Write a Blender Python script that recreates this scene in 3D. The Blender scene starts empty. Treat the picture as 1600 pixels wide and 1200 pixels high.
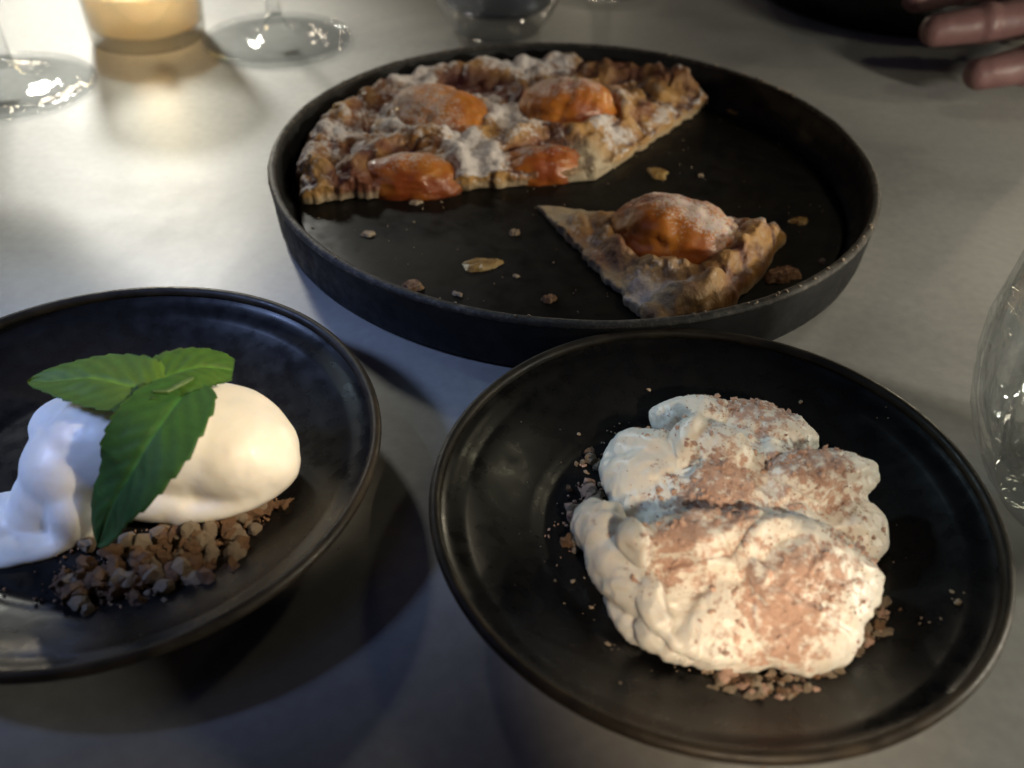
import bpy, bmesh, math, random
import numpy as np
from mathutils import Vector, Matrix
from mathutils.bvhtree import BVHTree
from mathutils import noise as mnoise

random.seed(7)
rng = np.random.default_rng(7)
scene = bpy.context.scene
COL = scene.collection

# ------------------------------------------------------------------ camera
CAM_H = 0.18708
FPX = 1503.45                       # focal length in pixels of the 1600 px wide photograph
PITCH, ROLL = math.radians(39.42), math.radians(1.765)
cp, sp, cr, sr = math.cos(PITCH), math.sin(PITCH), math.cos(ROLL), math.sin(ROLL)
UP0 = Vector((0, sp, cp)); RT0 = Vector((1, 0, 0)); FW = Vector((0, cp, -sp))
CX = RT0 * cr + UP0 * sr
CY = RT0 * -sr + UP0 * cr
cam_data = bpy.data.cameras.new('camera')
cam = bpy.data.objects.new('camera', cam_data)
COL.objects.link(cam)
M = Matrix((CX, CY, -FW)).transposed().to_4x4()
M.translation = Vector((0, 0, CAM_H))
cam.matrix_world = M
cam_data.sensor_width = 36
cam_data.lens = 36 * FPX / 1600
cam_data.clip_start = 0.01
cam_data.clip_end = 50
cam_data.dof.use_dof = True
cam_data.dof.focus_distance = 0.275
cam_data.dof.aperture_fstop = 11.0
scene.camera = cam


def at(x, y, z=0.0):
    """survey: where the sight line through a photograph pixel meets height z (metres)"""
    u = (x - 800) / FPX
    v = -(y - 600) / FPX
    d = CX * u + CY * v + FW
    t = (z - CAM_H) / d.z
    return Vector((0, 0, CAM_H)) + d * t


# ------------------------------------------------------------------ world, lights, exposure
world = bpy.data.worlds.new('World')
scene.world = world
world.use_nodes = True
bg = world.node_tree.nodes['Background']
bg.inputs[0].default_value = (0.55, 0.46, 0.60, 1)
bg.inputs[1].default_value = 0.020


def lamp(name, kind, loc, power, color, size=0.02, target=None, **kw):
    d = bpy.data.lights.new(name, kind)
    d.energy = power
    d.color = color
    if kind == 'AREA':
        d.shape = 'DISK'
        d.size = size
    else:
        d.shadow_soft_size = size
    for k, v in kw.items():
        setattr(d, k, v)
    o = bpy.data.objects.new(name, d)
    COL.objects.link(o)
    o.location = loc
    if target is not None:
        o.rotation_euler = (Vector(target) - Vector(loc)).to_track_quat('-Z', 'Y').to_euler()
    return o


lamp('wall_lamp', 'SPOT', (-0.40, 0.92, 0.40), 27.0, (1.0, 0.98, 0.88), 0.035, (-0.23, 0.50, 0), spot_size=math.radians(38.5), spot_blend=1.0)
lamp('second_candle', 'POINT', (0.62, 0.92, 0.13), 2.4, (1.0, 0.88, 0.62), 0.014)
lamp('side_candle', 'POINT', (0.41, 0.145, 0.115), 4.0, (1.0, 0.93, 0.76), 0.016)
lamp('warm_fill_spot', 'SPOT', (0.30, 0.00, 0.36), 15.0, (1.0, 0.80, 0.56), 0.012,  # added warm spot on the ice cream, beam narrow to spare the table
     (-0.078, 0.184, 0.02), spot_size=math.radians(8.6), spot_blend=0.7)
lamp('warm_fill_spot', 'SPOT', (0.11, -0.32, 0.34), 24.0, (1.0, 0.79, 0.55), 0.030,  # second added spot, for the front of the cream only
     (0.055, 0.131, 0.018), spot_size=math.radians(7.6), spot_blend=0.7)
lamp('warm_fill_spot', 'SPOT', (0.42, 0.16, 0.48), 4.8, (1.0, 0.80, 0.54), 0.03,  # unseen fill added to warm the tart without lighting the table
     (0.022, 0.350, 0.01), spot_size=math.radians(19), spot_blend=0.8)
lamp('blue_fill', 'AREA', (-0.40, 0.02, 0.60), 0.10, (0.34, 0.42, 1.0), 0.30, (-0.06, 0.26, 0))  # unseen bluish fill light for the shadows
lamp('blue_fill_spot', 'SPOT', (-0.46, 0.16, 0.34), 11.5, (0.38, 0.53, 1.0), 0.05,  # added blue fill for the left side of the ice cream
     (-0.14, 0.205, 0.015), spot_size=math.radians(24), spot_blend=1.0)
lamp('cool_fill_spot', 'SPOT', (-0.36, 0.46, 0.36), 9.0, (0.62, 0.86, 1.0), 0.04,  # added cool fill on the back left of the cream
     (0.046, 0.190, 0.018), spot_size=math.radians(9.5), spot_blend=1.0)
lamp('bowl_sheen_lamp', 'POINT', (0.52, 0.72, 0.64), 1.1, (1.0, 0.92, 0.62), 0.04)  # unseen lamp added for the sheen inside the cream bowl
for k, (x, y, z) in enumerate([(-0.75, 1.45, 0.14), (0.10, 1.60, 0.16), (-0.25, 1.75, 0.42), (0.85, 1.25, 0.30), (0.62, 0.35, 0.16)]):
    lamp('glint_lamp', 'POINT', (x, y, z), 1.5, (1.0, 0.86, 0.64), 0.022)  # small unseen lamps added for glints on glass and glaze

scene.view_settings.view_transform = 'Standard'
scene.view_settings.look = 'None'
scene.view_settings.exposure = 0.0
scene.view_settings.gamma = 1.0
scene.view_settings.use_curve_mapping = False
scene.cycles.use_denoising = True
scene.cycles.caustics_refractive = False
scene.cycles.caustics_reflective = False
scene.cycles.sample_clamp_indirect = 6.0
scene.cycles.max_bounces = 12
scene.cycles.transparent_max_bounces = 24


# ------------------------------------------------------------------ numpy noise
def _hash(ix, iy, iz, seed):
    h = (ix.astype(np.int64) * 374761393 + iy.astype(np.int64) * 668265263 + iz.astype(np.int64) * 2147483647 + seed * 974634777) & 0xFFFFFFFF
    h = ((h ^ (h >> 13)) * 1274126177) & 0xFFFFFFFF
    h = h ^ (h >> 16)
    return (h & 0xFFFF) / 65535.0 * 2 - 1


def vnoise(P, scale, seed=0):
    Q = np.asarray(P) * scale
    i = np.floor(Q).astype(np.int64)
    f = Q - i
    w = f * f * f * (f * (f * 6 - 15) + 10)
    out = 0
    for dx in (0, 1):
        wx = w[:, 0] if dx else 1 - w[:, 0]
        for dy in (0, 1):
            wy = w[:, 1] if dy else 1 - w[:, 1]
            for dz in (0, 1):
                wz = w[:, 2] if dz else 1 - w[:, 2]
                out = out + wx * wy * wz * _hash(i[:, 0] + dx, i[:, 1] + dy, i[:, 2] + dz, seed)
    return out


def fbm(P, scale, octs=4, seed=0, gain=0.5):
    a, s, o = 1.0, 0.0, 0
    for k in range(octs):
        o = o + a * vnoise(P, scale * 2.03 ** k, seed + k * 17)
        s += a
        a *= gain
    return o / s


def sstep(a, b, x):
    t = np.clip((x - a) / (b - a), 0, 1)
    return t * t * (3 - 2 * t)


# ------------------------------------------------------------------ object helpers
def link(name, mesh, mat=None, parent=None, smooth=True):
    o = bpy.data.objects.new(name, mesh)
    COL.objects.link(o)
    if mat is not None and not mesh.materials:
        mesh.materials.append(mat)
    if smooth:
        mesh.shade_smooth()
    if parent is not None:
        o.parent = parent
    return o


def tag(o, label=None, cat=None, group=None, kind=None):
    if label: o['label'] = label
    if cat: o['category'] = cat
    if group: o['group'] = group
    if kind: o['kind'] = kind
    return o


def thing(name, loc, label, cat, group=None):
    o = bpy.data.objects.new(name, None)
    o.empty_display_size = 0.01
    COL.objects.link(o)
    o.location = loc
    return tag(o, label, cat, group)


def pydata(name, V, F):
    me = bpy.data.meshes.new(name)
    me.from_pydata([tuple(v) for v in V], [], [tuple(f) for f in F])
    me.update()
    return me


def lathe(name, prof, n=144, closed=True, fn=None):
    """revolve (r, z) points; points with r == 0 become poles. fn(angle, r, z) -> (r, z)"""
    V, F, rings = [], [], []
    for (r, z) in prof:
        if r < 1e-7:
            rings.append([len(V)] * n)
            V.append((0, 0, z))
        else:
            ring = []
            for k in range(n):
                a = 2 * math.pi * k / n
                rr, zz = fn(a, r, z) if fn else (r, z)
                ring.append(len(V))
                V.append((rr * math.cos(a), rr * math.sin(a), zz))
            rings.append(ring)
    m = len(rings)
    for i in range(m if closed else m - 1):
        A, B = rings[i], rings[(i + 1) % m]
        if A[0] == A[1] and B[0] == B[1]:
            continue
        for k in range(n):
            q = [A[k], A[(k + 1) % n], B[(k + 1) % n], B[k]]
            q2 = []
            for x in q:
                if x not in q2: q2.append(x)
            if len(q2) >= 3: F.append(q2)
    return pydata(name, V, F)


def verts_np(me):
    n = len(me.vertices)
    a = np.empty(n * 3)
    me.vertices.foreach_get('co', a)
    b = np.empty(n * 3)
    me.vertex_normals.foreach_get('vector', b)
    return a.reshape(-1, 3), b.reshape(-1, 3)


def set_verts(me, V):
    me.vertices.foreach_set('co', np.asarray(V, dtype=np.float32).ravel())
    me.update()


def set_attr(me, name, vals):
    vals = np.asarray(vals, dtype=np.float32)
    if vals.ndim == 2:
        a = me.attributes.new(name, 'FLOAT_COLOR', 'POINT')
        v4 = np.ones((len(vals), 4), dtype=np.float32)
        v4[:, :3] = vals
        a.data.foreach_set('color', v4.ravel())
    else:
        a = me.attributes.new(name, 'FLOAT', 'POINT')
        a.data.foreach_set('value', vals)


def union(name, blobs, voxel, smooth_iter=2, sub=3):
    """one skin around many ellipsoids: (centre, (ax, ay, az), euler or None)"""
    bm = bmesh.new()
    for b in blobs:
        c, ax = b[0], b[1]
        ro = b[2] if len(b) > 2 and b[2] else (0, 0, 0)
        mat = Matrix.Translation(Vector(c)) @ Matrix.Rotation(ro[2], 4, 'Z') @ Matrix.Rotation(ro[1], 4, 'Y') @ Matrix.Rotation(ro[0], 4, 'X') @ Matrix.Diagonal((*ax, 1))
        bmesh.ops.create_icosphere(bm, subdivisions=sub, radius=1, matrix=mat)
    me = bpy.data.meshes.new(name + '_src')
    bm.to_mesh(me)
    bm.free()
    o = bpy.data.objects.new(name + '_src', me)
    COL.objects.link(o)
    md = o.modifiers.new('r', 'REMESH')
    md.mode = 'VOXEL'
    md.voxel_size = voxel
    if smooth_iter:
        s = o.modifiers.new('s', 'SMOOTH')
        s.iterations = smooth_iter
        s.factor = 0.5
    dg = bpy.context.evaluated_depsgraph_get()
    res = bpy.data.meshes.new_from_object(o.evaluated_get(dg))
    bpy.data.objects.remove(o)
    bpy.data.meshes.remove(me)
    res.name = name
    res.materials.clear()
    return res


def remesh(me, voxel):
    o = bpy.data.objects.new('src', me)
    COL.objects.link(o)
    md = o.modifiers.new('r', 'REMESH')
    md.mode = 'VOXEL'
    md.voxel_size = voxel
    dg = bpy.context.evaluated_depsgraph_get()
    res = bpy.data.meshes.new_from_object(o.evaluated_get(dg))
    res.name = me.name
    bpy.data.objects.remove(o)
    bpy.data.meshes.remove(me)
    res.materials.clear()
    return res


def chain(pts, rads, step=0.35):
    """spheres along a tapered limb for union()"""
    out = []
    for i in range(len(pts) - 1):
        a, b = Vector(pts[i]), Vector(pts[i + 1])
        n = max(2, int((b - a).length / (step * min(rads[i], rads[i + 1]))))
        for k in range(n + 1):
            t = k / n
            r = rads[i] * (1 - t) + rads[i + 1] * t
            out.append((a.lerp(b, t), (r, r, r)))
    return out


def bvh_of(me, offset=(0, 0, 0)):
    off = Vector(offset)
    return BVHTree.FromPolygons([v.co + off for v in me.vertices], [tuple(p.vertices) for p in me.polygons])


# ------------------------------------------------------------------ materials
def new_mat(name):
    m = bpy.data.materials.new(name)
    m.use_nodes = True
    nt = m.node_tree
    return m, nt, nt.nodes, nt.links, nt.nodes['Principled BSDF']


def noise_node(N, L, scale, detail=4, rough=0.55, coord='Object', tc=None):
    t = tc or N.new('ShaderNodeTexCoord')
    n = N.new('ShaderNodeTexNoise')
    n.inputs['Scale'].default_value = scale
    n.inputs['Detail'].default_value = detail
    n.inputs['Roughness'].default_value = rough
    L.new(t.outputs[coord], n.inputs['Vector'])
    return n


def ramp(N, L, src, stops):
    r = N.new('ShaderNodeValToRGB')
    e = r.color_ramp.elements
    while len(e) < len(stops): e.new(0.5)
    for k, (p, c) in enumerate(stops):
        e[k].position = p
        e[k].color = c if len(c) == 4 else (*c, 1)
    L.new(src, r.inputs[0])
    return r


def bump(N, L, src, bsdf, strength, dist):
    b = N.new('ShaderNodeBump')
    b.inputs['Strength'].default_value = strength
    b.inputs['Distance'].default_value = dist
    L.new(src, b.inputs['Height'])
    L.new(b.outputs[0], bsdf.inputs['Normal'])
    return b


def simple(name, stops, scale, rough=0.5, bs=0.3, bd=0.0005, spec=0.5, sss=0.0, detail=5, rscale=None):
    m, nt, N, L, B = new_mat(name)
    n = noise_node(N, L, scale, detail)
    r = ramp(N, L, n.outputs[0], stops)
    L.new(r.outputs[0], B.inputs['Base Color'])
    B.inputs['Roughness'].default_value = rough
    B.inputs['Specular IOR Level'].default_value = spec
    if sss:
        B.inputs['Subsurface Weight'].default_value = sss
        B.inputs['Subsurface Radius'].default_value = (1, 0.5, 0.25)
        B.inputs['Subsurface Scale'].default_value = 0.003
    n2 = noise_node(N, L, rscale or scale * 3, 3)
    bump(N, L, n2.outputs[0], B, bs, bd)
    if rough < 0.6:
        rr = ramp(N, L, n2.outputs[0], [(0.3, (rough * 0.75,) * 3), (0.75, (min(1, rough * 1.35),) * 3)])
        L.new(rr.outputs[0], B.inputs['Roughness'])
    return m


def food(name, dust_col, dust_scale, rough, sss=0.0, sss_scale=0.002, sss_rad=(1, 0.5, 0.25), bs=0.4, bd=0.0004, bscale=900, dust_rough=0.9, coat=0.0, mott=2.2):
    """albedo from the 'Col' attribute, powder laid over it where 'dust' is high"""
    m, nt, N, L, B = new_mat(name)
    a = N.new('ShaderNodeAttribute'); a.attribute_name = 'Col'
    d = N.new('ShaderNodeAttribute'); d.attribute_name = 'dust'
    n = noise_node(N, L, dust_scale, 5, 0.65)
    ad = N.new('ShaderNodeMath'); ad.operation = 'MULTIPLY_ADD'
    ad.inputs[1].default_value = mott; ad.inputs[2].default_value = -mott / 2
    L.new(n.outputs[0], ad.inputs[0])
    sm = N.new('ShaderNodeMath'); sm.operation = 'ADD'
    L.new(ad.outputs[0], sm.inputs[0]); L.new(d.outputs['Fac'], sm.inputs[1])
    r = ramp(N, L, sm.outputs[0], [(0.30, (0, 0, 0)), (0.72, (1, 1, 1))])
    gate = N.new('ShaderNodeMath'); gate.operation = 'MULTIPLY'
    g2 = ramp(N, L, d.outputs['Fac'], [(0.0, (0, 0, 0)), (0.12, (1, 1, 1))])
    L.new(r.outputs[0], gate.inputs[0]); L.new(g2.outputs[0], gate.inputs[1])
    mx = N.new('ShaderNodeMix'); mx.data_type = 'RGBA'
    L.new(gate.outputs[0], mx.inputs[0]); L.new(a.outputs['Color'], mx.inputs[6])
    dn = noise_node(N, L, dust_scale * 2.3, 4)
    dr = ramp(N, L, dn.outputs[0], [(0.3, tuple(c * 0.72 for c in dust_col)), (0.7, dust_col)])
    L.new(dr.outputs[0], mx.inputs[7])
    vn = noise_node(N, L, bscale * 0.4, 4)
    vr = ramp(N, L, vn.outputs[0], [(0.25, (0.72,) * 3), (0.75, (1.0,) * 3)])
    mu = N.new('ShaderNodeMix'); mu.data_type = 'RGBA'; mu.blend_type = 'MULTIPLY'; mu.inputs[0].default_value = 0.5
    L.new(mx.outputs[2], mu.inputs[6]); L.new(vr.outputs[0], mu.inputs[7])
    L.new(mu.outputs[2], B.inputs['Base Color'])
    rm = N.new('ShaderNodeMapRange')
    rm.inputs[3].default_value = rough; rm.inputs[4].default_value = dust_rough
    L.new(gate.outputs[0], rm.inputs[0]); L.new(rm.outputs[0], B.inputs['Roughness'])
    if sss:
        B.inputs['Subsurface Weight'].default_value = sss
        B.inputs['Subsurface Radius'].default_value = sss_rad
        B.inputs['Subsurface Scale'].default_value = sss_scale
    if coat:
        B.inputs['Coat Weight'].default_value = coat
        B.inputs['Coat Roughness'].default_value = 0.15
    bn = noise_node(N, L, bscale, 4)
    bp = bump(N, L, bn.outputs[0], B, bs, bd)
    return m


# table: pale grey honed stone
m_table, nt, N, L, B = new_mat('grey_stone')
tc = N.new('ShaderNodeTexCoord')
n1 = noise_node(N, L, 7.0, 6, 0.6, tc=tc)
n1.inputs['Distortion'].default_value = 0.8
r1 = ramp(N, L, n1.outputs[0], [(0.30, (0.25, 0.25, 0.245)), (0.52, (0.36, 0.36, 0.345)), (0.75, (0.42, 0.42, 0.40))])
n2 = noise_node(N, L, 260, 3, tc=tc)
r2 = ramp(N, L, n2.outputs[0], [(0.3, (0.86,) * 3), (0.7, (1.0,) * 3)])
mx = N.new('ShaderNodeMix'); mx.data_type = 'RGBA'; mx.blend_type = 'MULTIPLY'; mx.inputs[0].default_value = 1
L.new(r1.outputs[0], mx.inputs[6]); L.new(r2.outputs[0], mx.inputs[7]); L.new(mx.outputs[2], B.inputs['Base Color'])
rr = ramp(N, L, n1.outputs[0], [(0.3, (0.42,) * 3), (0.7, (0.55,) * 3)])
L.new(rr.outputs[0], B.inputs['Roughness'])
bump(N, L, n2.outputs[0], B, 0.1, 0.0003)

m_pan = simple('charcoal_stoneware', [(0.3, (0.010, 0.010, 0.011)), (0.7, (0.022, 0.022, 0.023))], 90, 0.58, 0.35, 0.0004, spec=0.18)
m_panfloor = simple('oily_dark_glaze', [(0.35, (0.004, 0.004, 0.004)), (0.6, (0.009, 0.008, 0.006)), (0.85, (0.016, 0.013, 0.007))], 45, 0.48, 0.2, 0.0003, spec=0.22)
m_rim = simple('worn_unglazed_rim', [(0.35, (0.02, 0.018, 0.016)), (0.54, (0.04, 0.035, 0.03)), (0.72, (0.14, 0.12, 0.10))], 420, 0.6, 0.7, 0.0005)
m_bowl = simple('black_satin_glaze', [(0.3, (0.0055, 0.0055, 0.006)), (0.7, (0.010, 0.010, 0.010))], 60, 0.29, 0.10, 0.0002, spec=0.32)
m_bowlrim = simple('brown_edge_glaze', [(0.3, (0.012, 0.010, 0.008)), (0.7, (0.045, 0.034, 0.022))], 130, 0.45, 0.2, 0.0003, spec=0.3)
m_pale = simple('pale_inner_glaze', [(0.3, (0.30, 0.33, 0.36)), (0.7, (0.42, 0.44, 0.46))], 40, 0.3)
m_tart = food('sugared_tart_crust', (0.74, 0.70, 0.69), 520, 0.46, bs=0.8, bd=0.0009, bscale=600, coat=0.04)
m_apri = food('baked_apricot', (0.66, 0.56, 0.52), 900, 0.40, sss=0.35, sss_scale=0.004, sss_rad=(1, 0.35, 0.08), bs=0.35, bd=0.0006, bscale=260, coat=0.12)
m_dough = food('cut_pastry_dough', (0.6, 0.57, 0.52), 500, 0.6, bs=0.7, bd=0.0008, bscale=500)
m_ice = food('melting_ice_cream', (0.7, 0.62, 0.5), 300, 0.46, sss=0.55, sss_scale=0.004, sss_rad=(1, 0.75, 0.5), bs=0.12, bd=0.0004, bscale=220, coat=0.03)
m_cream = food('whipped_cream', (0.58, 0.385, 0.30), 420, 0.40, mott=3.0, sss=0.45, sss_scale=0.0025, sss_rad=(1, 0.75, 0.55), bs=0.25, bd=0.0004, bscale=350)
m_crumb = simple('oat_crumble', [(0.30, (0.07, 0.028, 0.016)), (0.5, (0.26, 0.14, 0.07)), (0.72, (0.48, 0.34, 0.20))], 420, 0.7, 0.8, 0.0008)
m_crumb_pale = simple('pale_crumble', [(0.25, (0.22, 0.15, 0.10)), (0.7, (0.48, 0.40, 0.29))], 300, 0.75, 0.8, 0.0008)
m_crumb_pink = simple('cocoa_crumb', [(0.25, (0.30, 0.17, 0.13)), (0.7, (0.60, 0.42, 0.33))], 500, 0.85, 0.6, 0.0006)
m_crumb_sand = simple('sandy_crumb', [(0.25, (0.20, 0.13, 0.09)), (0.7, (0.46, 0.35, 0.25))], 500, 0.85, 0.6, 0.0006)
m_flake = simple('golden_caramel_flake', [(0.3, (0.16, 0.085, 0.02)), (0.7, (0.40, 0.28, 0.11))], 200, 0.3, 0.5, 0.0008, sss=0.3)
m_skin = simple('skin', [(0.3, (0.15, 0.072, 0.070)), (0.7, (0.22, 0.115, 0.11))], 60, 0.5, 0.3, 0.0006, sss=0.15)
m_wax = simple('candle_wax', [(0.3, (0.86, 0.80, 0.72)), (0.7, (0.92, 0.87, 0.80))], 30, 0.45, 0.1, 0.0005, sss=0.8)
wn = m_wax.node_tree
wb = wn.nodes['Principled BSDF']
wb.inputs['Subsurface Scale'].default_value = 0.02
wb.inputs['Subsurface Radius'].default_value = (1, 0.94, 0.86)
wt = wn.nodes.new('ShaderNodeBsdfTransparent')
wt.inputs[0].default_value = (1, 0.9, 0.75, 1)
wm = wn.nodes.new('ShaderNodeMixShader')
wm.inputs[0].default_value = 0.6
wn.links.new(wb.outputs[0], wm.inputs[1])
wn.links.new(wt.outputs[0], wm.inputs[2])
wn.links.new(wm.outputs[0], wn.nodes['Material Output'].inputs[0])
m_wick = simple('charred_wick', [(0.3, (0.01, 0.01, 0.01)), (0.7, (0.03, 0.02, 0.02))], 400, 0.9)
m_stem = simple('mint_stem', [(0.3, (0.04, 0.085, 0.018)), (0.7, (0.07, 0.13, 0.03))], 200, 0.45)

# leaf
m_leaf, nt, N, L, B = new_mat('mint_leaf_green')
a = N.new('ShaderNodeAttribute'); a.attribute_name = 'Col'
n = noise_node(N, L, 350, 4)
r = ramp(N, L, n.outputs[0], [(0.3, (0.72,) * 3), (0.7, (1.0,) * 3)])
mx = N.new('ShaderNodeMix'); mx.data_type = 'RGBA'; mx.blend_type = 'MULTIPLY'; mx.inputs[0].default_value = 0.8
L.new(a.outputs['Color'], mx.inputs[6]); L.new(r.outputs[0], mx.inputs[7]); L.new(mx.outputs[2], B.inputs['Base Color'])
B.inputs['Roughness'].default_value = 0.62
B.inputs['Specular IOR Level'].default_value = 0.25
B.inputs['Subsurface Weight'].default_value = 0.15
B.inputs['Subsurface Scale'].default_value = 0.001
bump(N, L, n.outputs[0], B, 0.5, 0.0004)

# flame
m_flame, nt, N, L, B = new_mat('candle_flame')
em = N.new('ShaderNodeEmission'); em.inputs[0].default_value = (1, 0.75, 0.38, 1); em.inputs[1].default_value = 120
L.new(em.outputs[0], N['Material Output'].inputs[0])


def glass_mat(name, tint=(0.97, 0.98, 0.98), clear=0.94, ior=1.45):
    """clear glass: part straight through, part refracted, mirror by Fresnel"""
    m, nt, N, L, B = new_mat(name)
    N.remove(B)
    lw = N.new('ShaderNodeLayerWeight'); lw.inputs[0].default_value = 0.5
    pw = N.new('ShaderNodeMath'); pw.operation = 'POWER'; pw.inputs[1].default_value = 3.2
    L.new(lw.outputs['Facing'], pw.inputs[0])
    fr = N.new('ShaderNodeMath'); fr.operation = 'MULTIPLY_ADD'; fr.inputs[1].default_value = 0.60; fr.inputs[2].default_value = 0.05
    L.new(pw.outputs[0], fr.inputs[0])
    gl = N.new('ShaderNodeBsdfGlossy'); gl.inputs['Roughness'].default_value = 0.05
    gn = noise_node(N, L, 170, 2)
    gb = N.new('ShaderNodeBump'); gb.inputs['Strength'].default_value = 0.55; gb.inputs['Distance'].default_value = 0.0012
    L.new(gn.outputs[0], gb.inputs['Height']); L.new(gb.outputs[0], gl.inputs['Normal'])
    tr = N.new('ShaderNodeBsdfTransparent'); tr.inputs[0].default_value = (*tint, 1)
    rf = N.new('ShaderNodeBsdfRefraction'); rf.inputs['IOR'].default_value = ior; rf.inputs['Roughness'].default_value = 0.02
    rf.inputs[0].default_value = (*tint, 1)
    mx = N.new('ShaderNodeMixShader'); mx.inputs[0].default_value = 1 - clear
    L.new(tr.outputs[0], mx.inputs[1]); L.new(rf.outputs[0], mx.inputs[2])
    m2 = N.new('ShaderNodeMixShader')
    L.new(fr.outputs[0], m2.inputs[0]); L.new(mx.outputs[0], m2.inputs[1]); L.new(gl.outputs[0], m2.inputs[2])
    L.new(m2.outputs[0], N['Material Output'].inputs[0])
    return m


m_glass = glass_mat('clear_glass')
m_glass_c = glass_mat('candle_glass', (0.86, 0.86, 0.84), 0.9)
m_glass_d = glass_mat('dark_tinted_glass', (0.72, 0.75, 0.82), 0.85)
m_water = glass_mat('water', (0.97, 0.98, 0.99), 0.92, 1.33)
m_water_d = glass_mat('dark_drink', (0.66, 0.70, 0.80), 0.85, 1.33)

# ------------------------------------------------------------------ setting: the table
bm = bmesh.new()
bmesh.ops.create_cube(bm, size=1, matrix=Matrix.Translation((0, 0.62, -0.018)) @ Matrix.Diagonal((1.9, 1.6, 0.036, 1)))
bmesh.ops.bevel(bm, geom=bm.edges[:], offset=0.004, segments=3, affect='EDGES')
me = bpy.data.meshes.new('table_top'); bm.to_mesh(me); bm.free()
tag(link('table_top', me, m_table, smooth=False), 'grey honed stone table top under the plates', kind='structure')

# ------------------------------------------------------------------ the shallow baking pan
PAN = Vector((0.02064, 0.34647, 0))
PF = 0.0045       # floor height inside
pan = thing('serving_pan', PAN, 'large charcoal straight-sided round pan holding the tart', 'pan')
link('body', lathe('pan_body', [(0, 0.0006), (0.105, 0.0004), (0.1115, 0.0002), (0.1135, 0.0012), (0.1142, 0.004), (0.1149, 0.012), (0.1155, 0.0196),
                                (0.1152, 0.0203), (0.1130, 0.0203), (0.1126, 0.0190), (0.1119, 0.0110), (0.1108, 0.0060), (0.1080, 0.0036), (0.104, 0.0034), (0, 0.0034)], 192), m_pan, pan)
link('floor', lathe('pan_floor', [(0, 0.0036), (0.1055, 0.0036), (0.1068, 0.0042), (0.1055, PF), (0.09, PF - 0.0002), (0.05, PF), (0, PF)], 160), m_panfloor, pan)


def rimfn(a, r, z):
    p = (math.cos(a) * 7, math.sin(a) * 7, r * 300)
    k = mnoise.noise(Vector(p))
    k2 = mnoise.noise(Vector((math.cos(a) * 40, math.sin(a) * 40, 3)))
    return r + 0.0002 * k2, z + 0.0002 * k + 0.0001 * k2


link('rim', lathe('pan_rim', [(0.1128, 0.0200), (0.1131, 0.0208), (0.1141, 0.0212), (0.1152, 0.0208), (0.1158, 0.0198), (0.1156, 0.0190), (0.1140, 0.0198)], 360, fn=rimfn), m_rim, pan)


# ------------------------------------------------------------------ the black bowls
def bowl_profile(R, zr, inner=True):
    k = R / 0.070
    P = [(0, 0.0022), (0.030 * k, 0.0020), (0.034 * k, 0.0004), (0.037 * k, 0.0002), (0.0385 * k, 0.0016), (0.046 * k, 0.0042),
         (0.056 * k, 0.0085), (0.063 * k, 0.0128), (0.0678 * k, zr - 0.0022), (0.0696 * k, zr - 0.0010)]
    Q = []
    # inside: floor, soft shoulder and throwing ridges up to the lip
    n = 46
    for i in range(n):
        r = 0.0668 * k * (1 - i / (n - 1))
        t = min(1, max(0, (r / k - 0.040) / 0.0285))
        z = 0.0042 + (zr - 0.0060) * (t ** 1.35)
        z += 0.00032 * math.sin((r / k) * 2 * math.pi / 0.0085) * min(1, max(0, (r / k - 0.034) / 0.008)) * (1 - max(0, t - 0.8) * 5)
        z += 0.0004 * math.exp(-(((r / k) - 0.0485) / 0.0016) ** 2)
        Q.append((r, z))
    return P, Q


def make_bowl(name, loc, R, zr, label, inner_mat=None, seed=0):
    t = thing(name, loc, label, 'bowl', 'black stoneware bowls')
    P, Q = bowl_profile(R, zr)

    def wob(a, r, z):
        p = Vector((math.cos(a) * 1.1 + seed, math.sin(a) * 1.1, 0.3))
        w = mnoise.noise(p)
        return r * (1 + 0.006 * w), z + 0.0006 * w * (r / R) ** 2

    k = R / 0.07
    inner = [(0.0674 * k, zr - 0.0022)] + Q
    link('outer_shell', lathe('bowl_shell', P + [(0.0676 * k, zr - 0.0014), (0.066 * k, zr - 0.0036), (0.055 * k, 0.0098), (0.040 * k, 0.0034), (0, 0.0032)], 160, fn=wob), m_bowl, t)
    link('inner_wall', lathe('bowl_inside', [(0.0674 * k, zr - 0.0022)] + Q, 192, closed=False, fn=wob), inner_mat or m_bowl, t)
    link('lip', lathe('bowl_lip', [(0.0669 * k, zr - 0.0026), (0.0672 * k, zr - 0.0010), (0.0680 * k, zr), (0.0692 * k, zr - 0.0001), (0.0700 * k, zr - 0.0012), (0.0697 * k, zr - 0.0024), (0.0684 * k, zr - 0.0030)], 192, fn=wob), m_bowlrim, t)
    return t


BL = Vector((-0.10340, 0.17845, 0))
BR = Vector((0.05019, 0.16562, 0))
make_bowl('black_bowl', BL, 0.0703, 0.0182, 'black bowl holding the ice cream and mint', seed=0.0)
make_bowl('black_bowl', BR, 0.0697, 0.0182, 'black bowl holding the crumb-dusted whipped cream', seed=5.2)

# ------------------------------------------------------------------ tart
pc = (PAN.x, PAN.y)
TIP = Vector((PAN.x + 0.0104, PAN.y + 0.006, PF + 0.0006))


def patch(P, spots):
    """soft spots given as (px, py, z, radius m, weight)"""
    out = np.zeros(len(P))
    for (x, y, z, r, w) in spots:
        c = at(x, y, z)
        d = np.hypot(P[:, 0] - c.x, P[:, 1] - c.y)
        out += w * np.exp(-(d / r) ** 2)
    return out


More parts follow.
